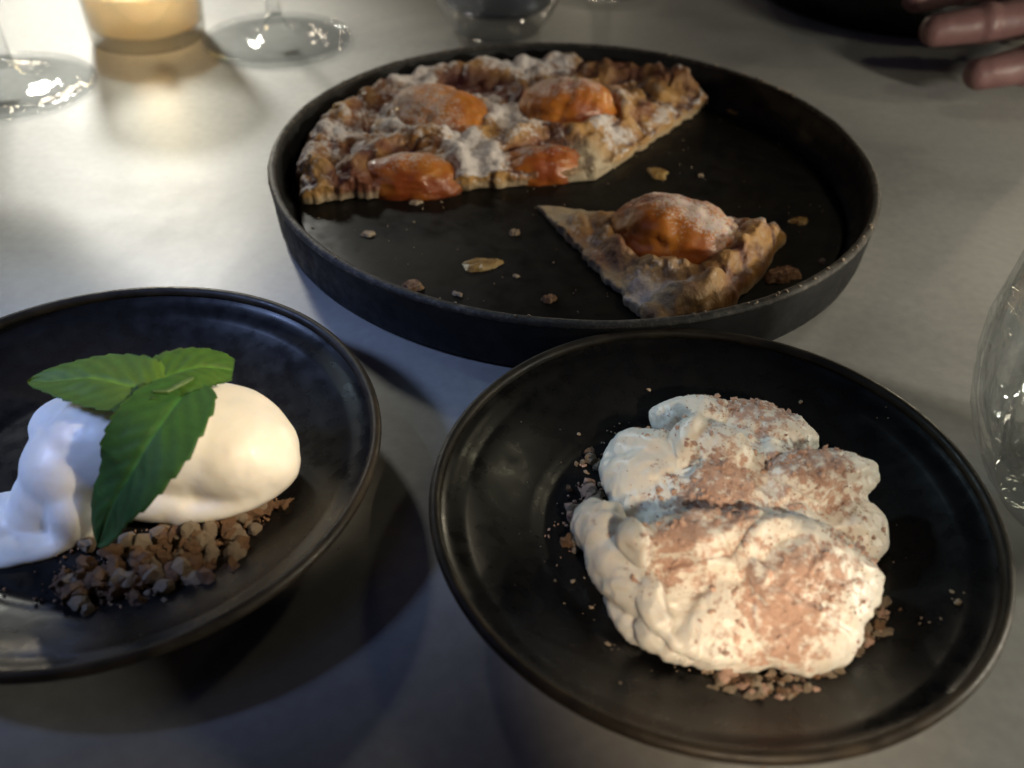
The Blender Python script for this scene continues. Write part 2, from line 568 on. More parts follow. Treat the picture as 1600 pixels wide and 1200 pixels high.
def tart_body(name, tip, a0, a1, rim_r, rim_c, na, nr, seed, spots, dark, bare, h_in=0.0085, h_rim=0.0145, apr=(), dust0=0.13):
    """closed wedge of lumpy pastry; returns mesh. rim: circle radius rim_r about rim_c"""
    ang = np.linspace(a0, a1, na)
    wob = fbm(np.c_[np.cos(ang), np.sin(ang), ang * 0], 5.0, 4, seed)
    tipv = np.array([tip.x, tip.y])
    rows = []
    tt = np.linspace(0, 1, nr) ** 0.8
    Rm = []
    for a_, w_ in zip(ang, wob):
        d = np.array([math.cos(a_), math.sin(a_)])
        q = tipv - np.array(rim_c)
        b = q @ d
        R = -b + math.sqrt(max(0, b * b - q @ q + rim_r ** 2))
        Rm.append(R * (1 + 0.045 * w_))
    Rm = np.array(Rm)
    jag = fbm(np.c_[tt * 3 + seed, tt * 0, tt * 0], 6.0, 4, seed + 77) * 0.0022 + fbm(np.c_[tt * 9, tt * 0 + seed, tt * 0], 6.0, 3, seed + 78) * 0.0008
    edge_w = np.clip(np.minimum(np.arange(na), na - 1 - np.arange(na)) / 6.0, 0, 1)
    A, T = np.meshgrid(np.arange(na), tt, indexing='ij')
    A = A.astype(int)
    rad = Rm[A] * T
    X = tip.x + np.cos(ang[A]) * rad
    Y = tip.y + np.sin(ang[A]) * rad
    ew = (1 - edge_w)[A]
    X = X - np.sin(ang[A]) * jag[None, :] * ew * np.clip(rad / 0.03, 0, 1) ** 2
    Y = Y + np.cos(ang[A]) * jag[None, :] * ew * np.clip(rad / 0.03, 0, 1) ** 2
    P0 = np.c_[X.ravel(), Y.ravel(), np.zeros(X.size)]
    edge_in = (Rm[A] * (1 - T)).ravel()                 # distance to the crust edge
    lum = np.abs(fbm(P0, 62, 3, seed + 3)) ** 0.7
    lum2 = 1 - np.abs(fbm(P0, 150, 3, seed + 9))
    fine = fbm(P0, 420, 3, seed + 21)
    rimk = sstep(0.021, 0.004, edge_in)
    z = h_in + (h_rim - h_in) * rimk + 0.0070 * (lum - 0.35) + 0.0012 * (lum2 - 0.75)
    z = np.maximum(z, 0.004)
    # the crust edge rounds over
    z *= 0.30 + 0.70 * np.sqrt(np.clip(edge_in / 0.006, 0, 1))
    # towards the cut faces and the tip the pastry thins
    side = np.minimum(np.sin(np.clip(ang[A] - a0, 0, 1.5)) * rad, np.sin(np.clip(a1 - ang[A], 0, 1.5)) * rad).ravel()
    thin = sstep(0, 0.011, side) * 0.45 + 0.55
    z *= thin * (0.50 + 0.50 * sstep(0.0, 0.022, rad.ravel()))
    for (cx_, cy_, r_) in apr:                          # pastry dips and rises round each apricot half
        d = np.hypot(P0[:, 0] - cx_, P0[:, 1] - cy_)
        z += 0.0035 * np.exp(-((d - r_ * 1.12) / 0.004) ** 2)
    top = P0.copy()
    top[:, 2] = tip.z + z
    n = na * nr
    bot = P0.copy()
    bot[:, 2] = tip.z - 0.0004
    V = np.vstack([top, bot])
    id_ = lambda i, j: i * nr + j
    F = []
    for i in range(na - 1):
        for j in range(nr - 1):
            F.append((id_(i, j), id_(i, j + 1), id_(i + 1, j + 1), id_(i + 1, j)))
            F.append((n + id_(i, j), n + id_(i + 1, j), n + id_(i + 1, j + 1), n + id_(i, j + 1)))
        F.append((id_(i, nr - 1), n + id_(i, nr - 1), n + id_(i + 1, nr - 1), id_(i + 1, nr - 1)))
    for j in range(nr - 1):
        F.append((id_(0, j), n + id_(0, j), n + id_(0, j + 1), id_(0, j + 1)))
        F.append((id_(na - 1, j), id_(na - 1, j + 1), n + id_(na - 1, j + 1), n + id_(na - 1, j)))
    me = pydata(name, V, F)
    me = remesh(me, 0.00062)
    V, Nn = verts_np(me)
    bil = np.abs(fbm(V, 95, 3, seed + 50))
    fine3 = fbm(V, 330, 3, seed + 55)
    upk = sstep(tip.z, tip.z + 0.004, V[:, 2])
    V = V + Nn * ((0.0024 * (bil - 0.22) + 0.0006 * fine3) * upk)[:, None]
    V[:, 2] = np.maximum(V[:, 2], tip.z - 0.0005)
    set_verts(me, V)
    V, Nn = verts_np(me)
    z = V[:, 2] - tip.z
    gold = np.array([0.47, 0.265, 0.085]); brown = np.array([0.22, 0.078, 0.034]); plum = np.array([0.085, 0.022, 0.022]); pale = np.array([0.46, 0.38, 0.26])
    k = np.clip(0.66 + 1.3 * fbm(V, 90, 3, seed + 31), 0, 1)[:, None]
    col = brown * (1 - k) + gold * k
    P2 = V * np.array([1, 1, 0])
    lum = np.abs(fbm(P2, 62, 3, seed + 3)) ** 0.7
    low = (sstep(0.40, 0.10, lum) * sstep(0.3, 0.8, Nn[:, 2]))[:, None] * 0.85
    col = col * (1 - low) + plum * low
    dk = np.clip(patch(V, dark), 0, 1)[:, None]
    col = col * (1 - dk) + plum * dk
    bp = np.clip(patch(V, bare) + 0.7 * sstep(0.004, 0.001, z), 0, 1)[:, None]
    col = col * (1 - bp) + pale * bp
    dust = dust0 + 0.75 * fbm(V, 45, 3, seed + 41) + 0.9 * (bil - 0.22) + patch(V, spots) - 0.9 * dk[:, 0] - 0.3 * bp[:, 0]
    dust = np.clip(dust, 0, 1.15) * sstep(-0.1, 0.55, Nn[:, 2])
    set_attr(me, 'Col', col)
    set_attr(me, 'dust', dust)
    return me


def apricot(name, c, ax, rot, seed, dust_dir, dust_amt, parent, label=None, cut=None, red=0.5, dusts=()):
    """half an apricot, dome up, skin wrinkled by the oven"""
    bm = bmesh.new()
    bmesh.ops.create_icosphere(bm, subdivisions=5, radius=1)
    me = bpy.data.meshes.new(name)
    bm.to_mesh(me); bm.free()
    V, _ = verts_np(me)
    V = V.copy()
    D = V.copy()
    n = fbm(D + seed, 1.6, 3, seed)
    w = 1 - np.abs(fbm(D * np.array([1, 1, 1.6]) + seed, 4.5, 3, seed + 5))
    V *= (1 + 0.10 * n + 0.10 * (w - 0.8))[:, None]
    # seam of the fruit
    V *= (1 - 0.05 * np.exp(-(D[:, 0] / 0.10) ** 2) * (D[:, 2] > 0))[:, None]
    V[:, 2] = np.where(V[:, 2] < 0, V[:, 2] * 0.35, V[:, 2])
    V *= np.array(ax)
    R = np.array(Matrix.Rotation(rot[2], 3, 'Z') @ Matrix.Rotation(rot[1], 3, 'Y') @ Matrix.Rotation(rot[0], 3, 'X'))
    V = V @ R.T + np.array(c)
    Dw = D @ R.T
    set_verts(me, V)
    orange = np.array([0.53, 0.195, 0.024]); rust = np.array([0.28, 0.060, 0.012]); wine = np.array([0.11, 0.018, 0.012])
    k = np.clip(red + 1.1 * fbm(D + 3, 1.7, 3, seed + 11), 0, 1)[:, None]
    col = orange * (1 - k) + rust * k
    b = sstep(0.1, -0.25, Dw[:, 2])[:, None]
    col = col * (1 - b) + wine * b
    dd = Vector(dust_dir).normalized()
    dust = dust_amt * sstep(-0.1, 0.9, Dw @ np.array(dd)) + 0.35 * fbm(D, 3.5, 3, seed + 13)
    if dusts: dust = dust + patch(V, dusts)
    set_attr(me, 'Col', col); set_attr(me, 'dust', np.clip(dust, 0, 1.0))
    # object origin at its base
    o = link('apricot_half', me, m_apri, parent)
    if label: o['label'] = label
    return o


rim_c = (PAN.x - 0.002, PAN.y + 0.001)
tart_apr = [(at(692, 178, 0.016), 0.020), (at(888, 165, 0.016), 0.021), (at(640, 272, 0.011), 0.019), (at(848, 257, 0.010), 0.018)]
tart = thing('tart', (0, 0, 0), 'remaining half of the sugared apricot tart against the far side of the pan', 'tart')
tart.location = (PAN.x - 0.03, PAN.y + 0.04, PF)
inv = Matrix.Translation(-tart.location)
me = tart_body('tart_crust', TIP, math.radians(54), math.radians(193), 0.1075, rim_c, 260, 130, 3,
               [(650, 208, .014, .010, .50), (600, 215, .014, .010, .4), (700, 225, .014, .008, .6), (745, 250, .012, .012, 1.3), (830, 195, .014, .011, .7), (780, 185, .014, .010, .6),
                (790, 165, .015, .012, .7), (940, 210, .012, .009, .6), (985, 130, .016, .014, .6), (750, 80, .020, .014, .9), (700, 92, .020, .014, .55), (640, 115, .020, .016, .30),
                (820, 95, .020, .012, .5), (880, 85, .020, .016, .35), (500, 210, .016, .014, .25), (540, 170, .018, .018, .25), (480, 260, .012, .012, .2)],
               [(715, 120, .017, .011, .95), (790, 125, .016, .008, 1.0), (805, 150, .014, .006, .9), (950, 95, .018, .016, .75), (560, 235, .013, .008, .8), (690, 238, .012, .006, .6), (1050, 120, .016, .014, .6), (560, 290, .006, .012, .5)],
               [(928, 268, .007, .010, 1.1), (905, 255, .008, .006, .6)], apr=[(c.x, c.y, r) for c, r in tart_apr])
o = link('crust', me, m_tart, tart); o.matrix_parent_inverse = inv
aps = [
    apricot('apricot_back', tart_apr[0][0] + Vector((0, 0, -0.003)), (0.0225, 0.0185, 0.0125), (0.15, 0.10, -0.5), 2, (-0.7, -0.4, 0.5), 0.62, tart, red=0.15),
    apricot('apricot_back_right', tart_apr[1][0] + Vector((0, 0, -0.003)), (0.0215, 0.0185, 0.0135), (0.1, 0.0, -0.2), 9, (-0.3, 0.6, 0.7), 0.62, tart, red=0.4),
    apricot('apricot_front_left', tart_apr[2][0] + Vector((0, 0.003, -0.005)), (0.0220, 0.0130, 0.0105), (0.2, 0, 0.05), 15, (-0.2, 0.8, 0.6), 0.50, tart, red=0.55),
    apricot('apricot_front_right', tart_apr[3][0] + Vector((0, 0.003, -0.005)), (0.0190, 0.0110, 0.0105), (0.2, 0, 0.22), 23, (-0.3, 0.8, 0.6), 0.55, tart, red=0.45)]
for a_ in aps: a_.matrix_parent_inverse = inv

STIP = at(838, 323, 0.0055)
S_in = math.radians(-64.5); S_out = math.radians(-11)
s_apr = at(1058, 372, 0.0105)
sl = thing('tart_slice', (s_apr.x, s_apr.y, PF), 'single tart slice with one apricot half lying at the front of the pan', 'tart slice')
inv2 = Matrix.Translation(-Vector(sl.location))
me = tart_body('slice_crust', Vector((STIP.x, STIP.y, PF + 0.0006)), S_in, S_out, 0.094, (STIP.x - 0.002, STIP.y + 0.0025), 200, 170, 57,
               [(1050, 440, .014, .012, .5), (1010, 438, .013, .008, .7), (900, 390, .008, .008, .35), (940, 440, .006, .010, .3), (1190, 330, .015, .010, .35), (925, 320, .009, .006, .3), (860, 330, .006, .008, .3)],
               [(1225, 432, .006, .009, 1.0), (1140, 480, .004, .012, .3), (985, 400, .008, .008, .5), (930, 352, .008, .006, .5), (1100, 425, .010, .010, .2)],
               [(862, 335, .006, .013, 1.1), (950, 440, .006, .012, .4), (1020, 475, .006, .012, .7), (1000, 480, .006, .010, .5)], h_in=0.0046, h_rim=0.0128, apr=[(s_apr.x, s_apr.y, 0.021)], dust0=0.02)
o = link('crust', me, m_tart, sl); o.matrix_parent_inverse = inv2
o = apricot('apricot_slice', (s_apr.x, s_apr.y, 0.0072), (0.0255, 0.0185, 0.0180), (0.18, 0.10, -0.32), 31, (0.30, 0.70, 0.80), 0.50, sl, red=0.50,
            dusts=[(1090, 340, .022, .009, .25), (1130, 370, .018, .009, .3), (1060, 310, .024, .012, .2)])
o.matrix_parent_inverse = inv2


# ------------------------------------------------------------------ crumbs
def crumb_mesh(name, seed, sub=2, rough=0.35, flat=1.0):
    bm = bmesh.new()
    bmesh.ops.create_icosphere(bm, subdivisions=sub, radius=1)
    for v in bm.verts:
        d = v.co.copy()
        v.co *= 1 + rough * mnoise.noise(d * 1.3 + Vector((seed * 7.1, 0, 0))) * 1.6 + rough * 0.6 * mnoise.noise(d * 3.1 + Vector((0, seed * 3.3, 0)))
        v.co.z *= flat
    me = bpy.data.meshes.new(name)
    bm.to_mesh(me); bm.free()
    return me


CR = [crumb_mesh('crumb_shape', k, 2, 0.55) for k in range(6)]
CRP = [crumb_mesh('crumb_shape_pale', k + 10) for k in range(6)]
CRK = [crumb_mesh('crumb_shape_cocoa', k + 20, 1, 0.4) for k in range(6)]
for s in CR: s.materials.append(m_crumb)
for s in CRP: s.materials.append(m_crumb_pale)
for s in CRK: s.materials.append(m_crumb_pink)


def put_crumb(mesh, loc, r, parent=None, name='crumb'):
    o = bpy.data.objects.new(name, mesh)
    COL.objects.link(o)
    o.location = Vector(loc) - (Vector(parent.location) if parent else Vector())
    o.scale = [r * random.uniform(0.8, 1.25) for _ in range(3)]
    o.rotation_euler = [random.uniform(0, 6.28) for _ in range(3)]
    if parent: o.parent = parent
    return o


# loose flakes and crumbs lying on the pan floor: thin uneven chips
def flake(name, px, py, w, d, h, rot, mat, label, seed, z=PF):
    n = 22
    V, F = [], []
    for lay, zz, kk in ((0, 0.0, 1.0), (1, h * 0.6, 0.72)):
        for k in range(n):
            a_ = 2 * math.pi * k / n
            q = 1 + 0.55 * mnoise.noise(Vector((math.cos(a_) * 1.6, math.sin(a_) * 1.6, seed * 5.3)))
            V.append((math.cos(a_) * w * q * kk, math.sin(a_) * d * q * kk, zz + 0.35 * h * (lay) * mnoise.noise(Vector((math.cos(a_) * 2, math.sin(a_) * 2, seed)))))
    V.append((0, 0, h * 0.7)); V.append((0, 0, 0))
    for k in range(n):
        k2 = (k + 1) % n
        F.append((k, k2, n + k2, n + k)); F.append((n + k, n + k2, 2 * n)); F.append((k2, k, 2 * n + 1))
    me = pydata(name, V, F)
    o = link(name, me, mat, smooth=False)
    p = at(px, py, z)
    o.location = (p.x, p.y, z + 0.0001)
    o.rotation_euler = (0, 0, rot)
    return tag(o, label, 'crumb', 'crumbs loose in the pan')


flake('caramel_flake', 1029, 271, .0045, .0052, .0010, 0.3, m_flake, 'round golden flake on the pan floor between tart and slice', 1)
flake('caramel_flake', 752, 414, .0072, .0050, .0014, 0.0, m_flake, 'largest golden flake on the pan floor left of the slice', 2)
flake('pastry_crumb', 804, 365, .0020, .0020, .0022, 0.0, m_crumb_pale, 'small pointed crumb just left of the slice tip', 3)
flake('pastry_crumb', 575, 366, .0028, .0017, .0014, 0.1, m_crumb_pale, 'pale crumb below the front edge of the big tart piece', 4)
flake('pastry_crumb', 645, 449, .0040, .0030, .0026, 0.4, m_crumb, 'brown crumb against the front left wall of the pan', 5)
flake('pastry_crumb', 857, 469, .0025, .0020, .0024, 0.2, m_crumb, 'brown crumb near the front rim below the golden flake', 6)
flake('pastry_crumb', 714, 460, .0022, .0012, .0010, -0.5, m_crumb_pale, 'pale sliver near the front rim left of the golden flake', 7)
flake('pastry_crumb', 650, 317, .0026, .0016, .0012, 0.2, m_crumb_pale, 'faint crumb right under the front left apricot', 8)
flake('caramel_flake', 1153, 173, .0056, .0062, .0010, 0.5, m_flake, 'thin flake on the empty far right of the pan floor', 9)
flake('caramel_flake', 1250, 346, .0038, .0024, .0016, 0.3, m_flake, 'elongated flake touching the right crust of the slice', 10)
flake('pastry_crumb', 1285, 409, .0016, .0014, .0012, 0.0, m_crumb_pale, 'white speck right of the slice near the rim', 11)
flake('pastry_crumb', 806, 432, .0012, .0009, .0008, 0.0, m_crumb_pale, 'tiny pale crumb right of the largest golden flake', 12)
flake('pastry_crumb', 1095, 275, .0012, .0012, .0010, 0.0, m_crumb_pale, 'tiny pale crumb right of the round golden flake', 13)
flake('plum_scrap', 1222, 434, 0.0058, .0042, .0048, 0.4, m_crumb, 'dark sticky fruit scrap at the outer crust of the slice', 14)


def scatter_stuff(name, pts, mat, label, cat_kind='stuff', parent=None):
    """many specks too small to pick apart: one mesh"""
    base = bmesh.new()
    bmesh.ops.create_icosphere(base, subdivisions=1, radius=1)
    bv = np.array([v.co[:] for v in base.verts]); bf = [tuple(v.index for v in f.verts) for f in base.faces]
    base.free()
    V, F = [], []
    off = 0
    for (p, r) in pts:
        R = np.array(Matrix.Rotation(random.uniform(0, 6.28), 3, 'Z') @ Matrix.Rotation(random.uniform(0, 6.28), 3, 'X'))
        q = bv * (1 + rng.uniform(-0.45, 0.45, (len(bv), 1)))
        q = (q * np.array([random.uniform(.7, 1.4), random.uniform(.6, 1.1), random.uniform(.5, .9)]) * r) @ R.T + np.array(p)
        V.append(q)
        F += [tuple(i + off for i in f) for f in bf]
        off += len(bv)
    me = pydata(name, np.vstack(V), F)
    o = link(name, me, mat, parent, smooth=False)
    return tag(o, label, kind='stuff')


pts = []
for k in range(170):
    a_ = random.uniform(0, 2 * math.pi); r_ = 0.106 * math.sqrt(random.random())
    p = PAN + Vector((math.cos(a_) * r_, math.sin(a_) * r_, PF + 0.0002))
    pts.append((p, random.uniform(.00015, .00045)))
scatter_stuff('pan_specks', pts, m_crumb_pale, 'fine pastry specks scattered over the pan floor')
pts = []
for k in range(60):
    a_ = random.choice([random.gauss(math.radians(38), 0.10), random.uniform(0, 6.28), random.gauss(math.radians(-50), .25)])
    p = PAN + Vector((math.cos(a_) * random.uniform(.1134, .1152), math.sin(a_) * random.uniform(.1134, .1152), 0.0212))
    pts.append((p, random.uniform(.0003, .00075)))
scatter_stuff('rim_sugar', pts, m_crumb_pale, 'specks of sugar caught on the pan rim')

# ------------------------------------------------------------------ whipped cream in the right bowl
FLOOR = 0.0043


def W(px, py, z): return at(px, py, z)


cream_blobs = [
    ((0.0545, 0.1650, 0.0080), (0.0295, 0.0310, 0.0150)),
    ((0.0560, 0.1730, 0.0130), (0.0240, 0.0220, 0.0100)),
    (W(940, 835, .0135), (.0060, .0105, .0085), (0, -0.40, 0.35)),
    (W(975, 895, .0135), (.0070, .0130, .0070), (0, -0.35, 0.60)),
    (W(1015, 945, .0090), (.0060, .0130, .0060), (0, -0.2, 0.75)),
    (W(995, 955, .0065), (.0065, .0085, .0045), (0, 0, 0.4)),
    (W(1130, 925, .0160), (.0200, .0160, .0045), (0.35, 0.05, 0.20)),
    (W(1090, 835, .0230), (.0190, .0065, .0055), (-0.30, 0.10, 0.22)),
    (W(1115, 705, .0220), (.0110, .0080, .0075), (0.20, 0.10, -0.50)),
    (W(1150, 770, .0195), (.0120, .0130, .0055), (0.10, 0.25, 0.00)),
    (W(1290, 745, .0200), (.0150, .0070, .0060), (0.20, 0.15, 0.12)),
    (W(1270, 895, .0180), (.0180, .0150, .0075), (0.15, 0.30, 0.10)),
    (W(1255, 965, .0125), (.0150, .0120, .0085), (0.3, 0.1, 0.2)),
    (W(1325, 815, .0110), (.0095, .0125, .0080), (0, 0.4, 0.1)),
    (W(1345, 825, .0105), (.0065, .0050, .0040), (0, 0.2, 0.7)),
    (W(1010, 735, .0140), (.0120, .0140, .0080), (0, -0.3, 0.5)),
    (W(1090, 655, .0145), (.0130, .0075, .0065), (-0.3, 0, 0)),
    (W(1200, 672, .0145), (.0150, .0085, .0065), (-0.2, 0.1, -0.35)),
    (W(1130, 985, .0100), (.0200, .0090, .0060), (0.3, 0, 0)),
]
me = union('whipped_cream', cream_blobs, 0.00052, 4)
V, Nn = verts_np(me)
warp = np.c_[fbm(V, 55, 3, 61), fbm(V, 55, 3, 62), fbm(V, 55, 3, 63)] * 0.010
rid = 1 - np.abs(fbm((V + warp) * np.array([0.8, 1.2, 1.3]), 62, 2, 66))
rid2 = 1 - np.abs(fbm((V + warp) * np.array([1.2, 0.8, 1]), 210, 3, 71))
V = V + Nn * (0.0024 * (rid - 0.80) + 0.0010 * (rid2 - 0.8) + 0.0005 * fbm(V, 260, 3, 75))[:, None]


def fold(P, line, h, w=0.0007, reach=0.006):
    """one skirt of cream lapping over the next along a line: raised on its left, lower on its right"""
    best = np.full(len(P), 1e9); sgn = np.zeros(len(P)); endf = np.ones(len(P))
    Q = [at(*q) for q in line]
    for a_, b_ in zip(Q[:-1], Q[1:]):
        ab = np.array([b_.x - a_.x, b_.y - a_.y]); L2 = ab @ ab
        ap = P[:, :2] - np.array([a_.x, a_.y])
        t = np.clip((ap @ ab) / L2, 0, 1)
        dv = ap - t[:, None] * ab
        d = np.hypot(dv[:, 0], dv[:, 1])
        c = (ab[0] * ap[:, 1] - ab[1] * ap[:, 0]) / math.sqrt(L2)
        m = d < best
        best[m] = d[m]; sgn[m] = c[m]
    return h * np.tanh(sgn / w) * np.exp(-(best / reach) ** 2)


wv = V + np.c_[fbm(V, 160, 2, 201), fbm(V, 160, 2, 202), fbm(V, 160, 2, 203)] * 0.0022
fo = (fold(wv, [(1035, 985, .010), (1015, 925, .013), (985, 865, .015), (990, 800, .017)], 0.0016)
      + fold(wv, [(1200, 850, .022), (1150, 890, .021), (1075, 910, .019), (1000, 905, .016)], -0.0017)
      + fold(wv, [(955, 800, .014), (1060, 800, .019), (1150, 800, .022)], -0.0007)
      + fold(wv, [(1195, 690, .019), (1205, 760, .019), (1240, 820, .018), (1320, 835, .015)], 0.0009)
      + fold(wv, [(1290, 1010, .010), (1190, 960, .014), (1170, 900, .019), (1220, 860, .021)], 0.0011)
      + fold(wv, [(1060, 1010, .009), (1100, 960, .013), (1090, 920, .017)], -0.0010)
      + fold(wv, [(990, 720, .014), (1060, 735, .019), (1090, 690, .021)], 0.0013)
      + fold(wv, [(1240, 790, .019), (1310, 780, .017), (1360, 780, .012)], 0.0012))
V = V + Nn * fo[:, None]
V[:, 2] = np.maximum(V[:, 2], FLOOR)
set_verts(me, V)
V, Nn = verts_np(me)
dspots = [(1115, 715, .026, .0075, .55), (1160, 765, .025, .0085, .95), (1105, 760, .024, .006, .45), (1260, 725, .022, .0085, .85), (1290, 765, .020, .0070, .75), (1230, 740, .021, .006, .8),
          (1090, 845, .024, .0080, .85), (1040, 880, .021, .0060, .75), (1140, 815, .024, .006, .5), (1255, 920, .021, .0095, .85), (1290, 895, .020, .0070, .55), (1215, 985, .015, .0085, .65),
          (1185, 670, .016, .0100, .75), (1200, 650, .014, .0080, .6), (1130, 640, .014, .0080, .35), (1040, 690, .015, .008, .35), (1330, 880, .012, .006, .4), (1050, 770, .018, .006, .35), (1180, 1030, .008, .012, .4)]
dust = np.minimum(patch(V, dspots), 1.0) * 0.78 + 0.42 * fbm(V, 150, 4, 81) - 0.04
dust = np.where(Nn[:, 2] < 0.05, dust * 0.3, dust)
base = np.array([0.80, 0.765, 0.69])
set_attr(me, 'Col', np.tile(base, (len(V), 1)) * (1 + 0.04 * fbm(V, 150, 2, 91))[:, None])
set_attr(me, 'dust', np.clip(dust, 0, 1.0))
cream = tag(link('whipped_cream', me, m_cream), 'mound of whipped cream dusted with pinkish cocoa crumbs', 'cream')
bv = bvh_of(me)
pts = []
tries = 0
while len(pts) < 3600 and tries < 60000:
    tries += 1
    sx, sy, sz, sr_, sw = random.choice(dspots)
    c = at(sx, sy, sz)
    x, y = random.gauss(c.x, sr_ * 0.75), random.gauss(c.y, sr_ * 0.75)
    if mnoise.noise(Vector((x * 260, y * 260, 1.7))) < random.uniform(-0.25, 0.25): continue
    h = bv.ray_cast(Vector((x, y, 0.1)), Vector((0, 0, -1)))
    if h[0] is None or h[1].z < 0.25: continue
    r_ = random.uniform(.00010, .00028) if random.random() < 0.93 else random.uniform(.0004, .0010)
    pts.append((h[0] + h[1] * r_ * 0.3, r_))
scatter_stuff('cocoa_dusting', pts, m_crumb_pink, 'fine pinkish cocoa crumbs sprinkled over the whipped cream')


def heap(name, spots, n, rmin, rmax, label, cat, meshes, seed, origin, floor=FLOOR, tiny=0, tiny_mat=None):
    random.seed(seed)
    t = thing(name, (origin.x, origin.y, floor), label, cat)
    tot = sum(s[4] for s in spots)
    for (px, py, z, sg, w) in spots:
        c = at(px, py, z)
        for k in range(max(1, round(n * w / tot))):
            r_ = rmin + (rmax - rmin) * random.random() ** 1.6
            dx, dy = random.gauss(0, sg), random.gauss(0, sg)
            x, y = c.x + dx, c.y + dy
            zz = floor + r_ * 0.6 + max(0, (z - floor)) * math.exp(-(dx * dx + dy * dy) / (2 * sg * sg)) * random.uniform(0.2, 1)
            put_crumb(random.choice(meshes), (x, y, zz), r_, t)
    if tiny:
        pts = []
        for k in range(tiny):
            px, py, z, sg, w = random.choices(spots, [s[4] for s in spots])[0]
            c = at(px, py, z)
            pts.append(((c.x + random.gauss(0, sg * 1.5) - origin.x, c.y + random.gauss(0, sg * 1.5) - origin.y, random.uniform(0, max(0.0004, (z - floor) * 0.6))), random.uniform(.00018, .0006)))
        scatter_stuff('fine_crumbs', pts, tiny_mat, None, parent=t)
    return t


mixk = CRK[:3] + CRP[:4] + CR[:1]
heap('crumb_heap', [(1220, 1090, .0075, .0036, 4), (1180, 1080, .0080, .0036, 3), (1255, 1082, .0070, .0036, 4), (1300, 1045, .0070, .0024, 2), (1318, 1025, .006, .0018, 1), (1200, 1105, .0050, .0022, 1), (1140, 1055, .0070, .0026, 2)],
     300, .0005, .0014, 'strip of crumbs along the near edge of the whipped cream', 'crumbs', mixk, 3, at(1230, 1080, FLOOR), tiny=900, tiny_mat=m_crumb_sand)
heap('crumb_heap', [(1368, 978, .0075, .0028, 3), (1352, 1005, .0065, .0026, 2), (1378, 950, .0065, .0024, 2), (1345, 990, .008, .0024, 2)],
     150, .0005, .0014, 'crumb pile at the right side of the whipped cream', 'crumbs', mixk, 4, at(1365, 975, FLOOR), tiny=420, tiny_mat=m_crumb_sand)
heap('crumb_heap', [(928, 768, .0060, .0018, 3), (925, 790, .0050, .0016, 1), (905, 850, .0050, .0014, 1), (920, 722, .0045, .0016, 1), (905, 815, .0045, .003, 1)],
     60, .0006, .0020, 'small crumb cluster left of the whipped cream', 'crumbs', mixk, 5, at(925, 775, FLOOR), tiny=170, tiny_mat=m_crumb_pink)
random.seed(77)
pts = []
for (px, py) in [(1013, 622), (908, 682), (962, 675), (970, 690), (945, 690), (1443, 992), (1475, 952), (1478, 965), (1355, 685), (1245, 650), (915, 735), (930, 720), (950, 1008), (980, 1076), (925, 950), (897, 903), (1366, 876), (1430, 980)]:
    for j in range(3):
        r_ = random.uniform(.0003, .0009) * (1 if j == 0 else 0.45)
        c = at(px + random.gauss(0, 2 + 8 * j), py + random.gauss(0, 2 + 6 * j), FLOOR + 0.0008)
        rr_ = math.hypot(c.x - BR.x, c.y - BR.y)
        t_ = min(1, max(0, (rr_ - 0.040) / 0.0285))
        c.z = 0.0044 + 0.0122 * t_ ** 1.35 + r_ * 0.4
        pts.append((c, r_))
for k in range(150):
    a_ = random.uniform(0, 6.28); r_ = random.uniform(.030, .058)
    t_ = min(1, max(0, (r_ - 0.040) / 0.0285))
    pts.append((BR + Vector((math.cos(a_) * r_, math.sin(a_) * r_, 0.0045 + 0.0122 * t_ ** 1.35)), random.uniform(.00012, .0003)))
scatter_stuff('bowl_specks', pts, m_crumb_pale, 'pale specks of crumb scattered inside the bowl with whipped cream')

# ------------------------------------------------------------------ ice cream in the left bowl
ice_blobs = [
    (W(345, 692, .0180), (.0215, .0165, .0135), (0, 0.22, -0.30)),
    (W(290, 690, .0190), (.0190, .0155, .0145), (0, 0.10, -0.2)),
    (W(345, 745, .0105), (.0215, .0150, .0045), (0, -0.12, 0.22)),
    (W(405, 720, .0115), (.0090, .0135, .0045), (0, -0.1, 0.1)),
    (W(205, 700, .0170), (.0230, .0150, .0140), (0, 0, 0)),
    (W(152, 670, .0165), (.0180, .0115, .0095), (0, 0, 0)),
    (W(130, 722, .0135), (.0150, .0160, .0120), (0, 0, 0)),
    (W(95, 765, .0090), (.0120, .0110, .0070), (0, 0, 0.4)),
    (W(120, 805, .0085), (.0070, .0080, .0080), (0, 0, 0.3)),
    (W(75, 785, .0070), (.0100, .0090, .0042), (0, 0, 0.4)),
    (W(20, 800, .0050), (.0140, .0080, .0022), (0, 0, 0.2)),
    (W(0, 835, .0044), (.0200, .0120, .0010), (0, 0, 0.1)),
    (W(-60, 820, .0050), (.0140, .0110, .0020), (0, 0, 0)),
    (W(20, 862, .0046), (.0140, .0050, .0018), (0, 0, 0.15)),
    (W(90, 850, .0052), (.0060, .0030, .0016), (0, 0, 0.3)),
    (W(285, 800, .0090), (.0045, .0040, .0055), (0, 0, 0)),
    (W(255, 785, .0110), (.0110, .0050, .0050), (0, 0, 0.15)),
]
me = union('ice_cream', ice_blobs, 0.00055, 55)
V, Nn = verts_np(me)
V = V + Nn * (0.0009 * fbm(V * np.array([1, 1.6, 1.4]), 45, 2, 5) + 0.00012 * fbm(V, 300, 2, 8))[:, None]
V[:, 2] = np.maximum(V[:, 2], FLOOR)
set_verts(me, V)
set_attr(me, 'Col', np.tile(np.array([0.80, 0.775, 0.71]), (len(V), 1)))
set_attr(me, 'dust', np.zeros(len(V)))
tag(link('ice_cream', me, m_ice), 'melting scoop of vanilla ice cream under the mint', 'ice cream')
bvi = bvh_of(me)

